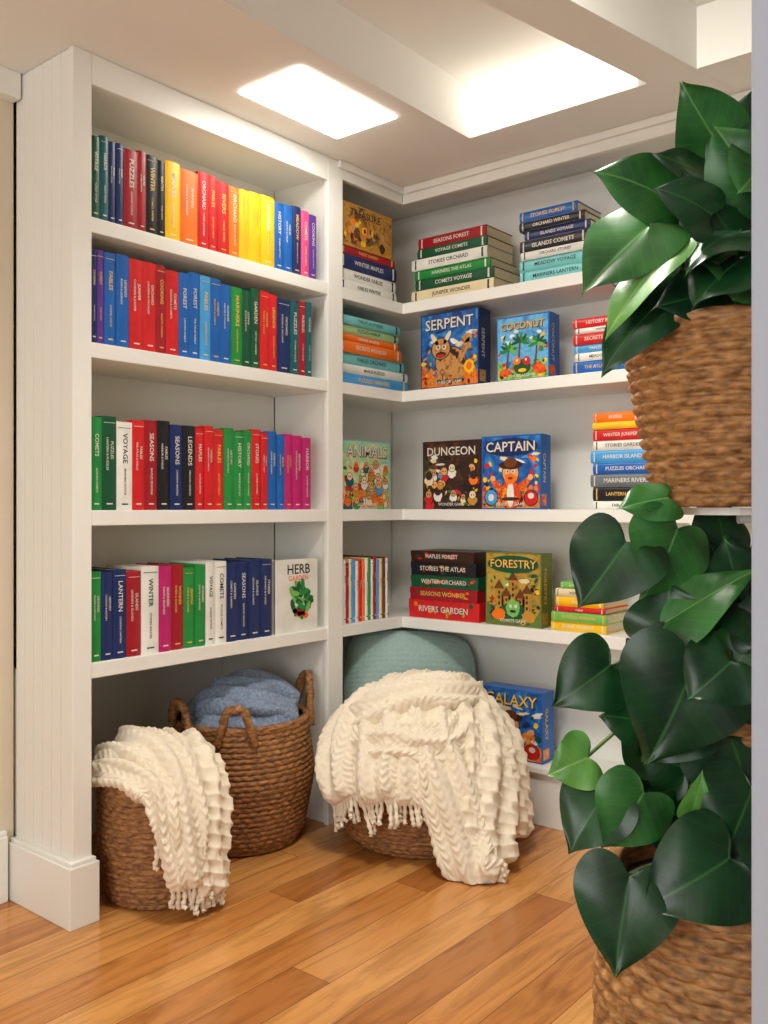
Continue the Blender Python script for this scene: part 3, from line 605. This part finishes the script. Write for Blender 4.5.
# heart outline: (station along midrib, x, half-width) in units of leaf length / width
HO=smoothpath([(0,.0,.0),(.06,-.15,.13),(.13,-.20,.28),(.22,-.14,.42),(.34,.05,.50),(.48,.27,.495),(.62,.50,.41),(.76,.71,.275),(.88,.87,.135),(.96,.97,.045),(1,1.05,0)],60)
HS=np.array([tuple(p) for p in HO])
def plant(name,origin,k,leaves,potargs,fill,heart=1.):
    """leaves in a local drawing frame: u right, v up, w toward the room, unit k metres"""
    par=bpy.data.objects.new(name,None); sc.collection.objects.link(par)
    pot=basket('basket_pot',**potargs); pot.parent=par
    O=Vector(origin); U=RIGHT; W=FRONT; Z=Vector((0,0,1))
    V=[];F=[];MI=[];UV=[]; st=MB()
    def leaf(bu,bv,bw,tu,tv,tw,wd,mi,face):
        B_=O+U*bu*k+Z*bv*k+W*bw*k; Tp=O+U*tu*k+Z*tv*k+W*tw*k; D=Tp-B_; L=D.length; D.normalize()
        fn=(W*face[2]+U*face[0]+Z*face[1]).normalized(); fn=(fn-D*fn.dot(D)).normalized(); S_=D.cross(fn)
        ns,nt_=30,16; o=len(V); curl=random.uniform(.02,.12); fold=random.uniform(.05,.24); wv=random.uniform(0,6); bend=random.uniform(-.08,.08)
        wd=wd*k*1.12
        for i in range(ns+1):
            s=i/ns; ox=float(np.interp(s,HS[:,0],HS[:,1])); oy=float(np.interp(s,HS[:,0],HS[:,2]))
            if ox<s: ox=s+(ox-s)*(.55+.45*heart)
            for j in range(nt_+1):
                t=-1+2*j/nt_; at=abs(t)
                xl=s+(ox-s)*at**1.15; hw=oy*wd; y=t*hw; yy=abs(y)
                x=xl*L; 
                z=-curl*L*(1.6*xl-.5)**2-curl*.8*L*max(xl,0)**3+fold*yy+.045*wd*math.sin(7*xl+wv+2*t)*at-.55*yy*yy/(wd*.5)*.4
                V.append(tuple(B_+D*x+S_*(y+bend*L*xl*xl)+fn*z)); UV.append((xl,.5+t*oy))
        for i in range(ns):
            for j in range(nt_):
                a=o+i*(nt_+1)+j; F.append((a,a+nt_+1,a+nt_+2,a+1)); MI.append(mi)
        root=O+U*bu*k*.12+W*bw*k*.12+Z*(-12*k)
        mid=root*.45+B_*.55+Z*L*.2+W*L*.0
        z0=-curl*L*.25
        tube(st,smoothpath([root,mid,B_-fn*.02,B_+fn*(z0-.002)],16),lambda t:.0042-.0018*t,STEM,6)
    for l in leaves:
        (bu,bv,bw),(tu,tv,tw),wd,mi=l[:4]; face=l[4] if len(l)>4 else (random.uniform(-.5,.3),random.uniform(.1,.7),1)
        leaf(bu,bv,bw,tu,tv,tw,wd,mi,face)
    for (n,ulo,uhi,vlo,vhi,wlo,whi,size) in fill:
        for i in range(n):
            a=random.uniform(ulo,uhi); v=random.uniform(vlo,vhi); w=random.uniform(wlo,whi); an=math.atan2(v-vlo+20,a)+random.uniform(-.6,.6)
            s=size*random.uniform(.75,1.15); dv=s*math.sin(an)*.9
            if v+dv<15: dv=15-v
            leaf(a,v,w,a+s*math.cos(an),v+dv,w+random.uniform(-20,30),s*random.uniform(.8,.95),random.choice([0,0,0,1]),(random.uniform(-.6,.6),random.uniform(0,.8),1))
    me=bpy.data.meshes.new('leaves'); me.from_pydata(V,[],F); 
    for m in (LD,LM,LL): me.materials.append(m)
    me.polygons.foreach_set('material_index',MI); me.polygons.foreach_set('use_smooth',[True]*len(F))
    ul=me.uv_layers.new(name='UVMap'); li=np.zeros(len(me.loops),dtype=np.int32); me.loops.foreach_get('vertex_index',li); ul.data.foreach_set('uv',np.array(UV)[li].ravel())
    ob=bpy.data.objects.new('leaves',me); sc.collection.objects.link(ob); ob.parent=par
    st.finish('stems',parent=par,smooth=True)
    return par
k=.00165
pc=(1.530,.499)
plant('potted_pothos',(pc[0],pc[1],1.483),k,[
 ((-25,180,20),(-72,228,40),66,1),((-5,160,30),(10,235,30),68,0),((-75,118,40),(-150,150,60),74,1),((-25,135,40),(-95,162,55),62,0),
 ((-105,92,60),(-170,30,80),80,1,(-.4,.5,1)),((-92,66,75),(-158,-12,95),50,2,(-.7,.7,.7)),((-98,18,60),(-156,-40,70),56,0,(-.6,.3,1)),
 ((-22,70,60),(-75,140,70),78,0),((0,90,40),(12,175,40),80,1),((-20,35,80),(-85,62,95),76,1,(-.3,.8,.8)),((-35,50,95),(-88,8,115),64,0,(-.2,.9,.5)),((0,60,85),(8,18,115),66,0),
 ((-32,78,90),(-90,52,110),64,0,(-.4,.8,.6)),((-30,150,0),(-30,212,0),62,0),((-12,122,70),(-48,180,75),66,1),((10,120,80),(16,62,100),72,0),((-80,76,30),(-148,90,40),68,0),((-40,28,65),(-105,12,88),58,0),((-2,145,75),(-38,110,100),62,1),((-58,92,90),(-106,115,100),56,0),((-78,48,50),(-135,30,60),62,0)],
 dict(cx=pc[0],cy=pc[1],z0=1.2,H=.285,prof=[(0,.125),(.1,.135),(.5,.158),(1,.183)],m=WK2,rows=15,strands=26,amp=.011,soil=.9),
 [(16,-70,60,20,130,-60,30,66),(10,0,100,25,180,-40,50,70)],heart=.7)
pc2=(1.52,.51)
plant('potted_philodendron',(pc2[0],pc2[1],.964),k,[
 ((-74,152,40),(-122,143,50),46,1,(0,.7,.8)),((-116,110,50),(-160,52,70),82,0,(-.3,.3,1)),((-66,122,45),(-96,58,65),78,1,(.3,.2,1)),((-82,36,60),(-8,86,78),58,1,(.1,.8,.7)),
 ((-66,2,90),(-104,-84,105),108,0,(0,.3,1)),((-158,-85,80),(-194,-97,85),48,2,(0,.3,1)),((-133,-4,60),(-184,-40,75),68,0),((-22,-12,60),(18,46,60),62,1),
 ((-72,-130,100),(-62,-94,105),22,2),((-28,-68,80),(-8,-138,95),90,0),((0,45,40),(-18,112,30),76,0),((-88,-22,40),(-108,18,40),62,0),((-80,26,60),(-76,72,50),72,0),
 ((-36,6,100),(-74,-25,112),66,0),((-100,-58,60),(-140,-46,70),56,0),((-5,55,60),(32,22,80),72,0),((-66,-48,70),(-106,-88,80),70,0)],
 dict(cx=pc2[0],cy=pc2[1],z0=.662,H=.27,prof=[(0,.11),(.2,.12),(1,.14)],m=WK1,rows=17,strands=28,amp=.008,soil=.9),
 [(10,-70,60,10,110,-50,40,70),(8,-10,70,-60,40,60,90,70)],heart=1.)
pc3=(1.50,.50)
plant('potted_philodendron.001',(pc3[0],pc3[1],.62),k,[
 ((-144,94,80),(-180,50,92),64,0),((-112,98,90),(-146,52,102),68,1),((-46,52,118),(-118,12,134),84,0,(0,.6,1)),((-130,34,112),(-152,-38,134),80,0,(-.1,.35,1)),
 ((-14,112,60),(28,46,80),92,0),((-68,70,60),(-118,72,70),72,0),((-15,102,90),(-50,42,105),82,0),((2,70,110),(22,12,135),80,0),((-66,112,60),(-108,128,60),62,0)],
 dict(cx=pc3[0],cy=pc3[1],z0=.002,H=.60,prof=[(0,.16),(.3,.205),(.7,.215),(1,.195)],m=WK2,rows=26,strands=28,amp=.012,soil=.94),
 [(10,-60,60,25,100,-60,40,76)],heart=1.)
DM=mat('white_powdercoat',(225,222,215),.4,.03,30)
mb=MB(); px,py=1.72,.27
tube(mb,[(px,py,.0),(px,py,1.185)],.012,DM,12)
def disc(cx,cy,r,z0,z1):
    n=36; V=[(cx+r*math.cos(2*math.pi*i/n),cy+r*math.sin(2*math.pi*i/n),z) for z in (z0,z1) for i in range(n)]
    mb.add(V,[tuple(range(n))[::-1],tuple(range(n,2*n))]+[(i,(i+1)%n,n+(i+1)%n,n+i) for i in range(n)],DM)
disc(px,py,.11,0,.012); disc(pc[0],pc[1],.09,1.187,1.199); disc(pc2[0],pc2[1],.09,.650,.661)
tube(mb,[(px,py,1.18),(pc[0],pc[1],1.18)],.008,DM,8); tube(mb,[(px,py,.642),(pc2[0],pc2[1],.642)],.008,DM,8)
mb.finish('plant_stand')

# ---------------------------------------------------------------- lights
def area(name,loc,target,sx,sy,pw,colr):
    l=bpy.data.lights.new(name,'AREA'); l.shape='RECTANGLE'; l.size=sx; l.size_y=sy; l.energy=pw; l.color=colr
    o=bpy.data.objects.new(name,l); o.location=loc; o.rotation_euler=(Vector(target)-Vector(loc)).to_track_quat('-Z','Y').to_euler(); sc.collection.objects.link(o); return o
area('window_fill_light',(-1.85,.5,1.4),(3,1.4,.8),2.2,1.5,50,(1,.985,.955))  # added fill lamp inside the unseen rear window, behind the camera
area('ceiling_lamp',(1.5,1.15,ZU-.02),(1.9,1.5,0),.4,.35,52,(1,.945,.86))
w=bpy.data.worlds.new('World'); sc.world=w; w.use_nodes=True; bg=w.node_tree.nodes['Background']; bg.inputs['Color'].default_value=(.87,.94,1,1); bg.inputs['Strength'].default_value=.7
cam=bpy.data.cameras.new('Camera'); co=bpy.data.objects.new('Camera',cam); sc.collection.objects.link(co)
cam.sensor_fit='VERTICAL'; cam.sensor_height=24; cam.lens=911/1024*24; cam.shift_y=-.005; cam.clip_start=.02
co.location=(0,0,1.2); co.rotation_euler=(math.radians(90),0,math.radians(-50.7)); sc.camera=co
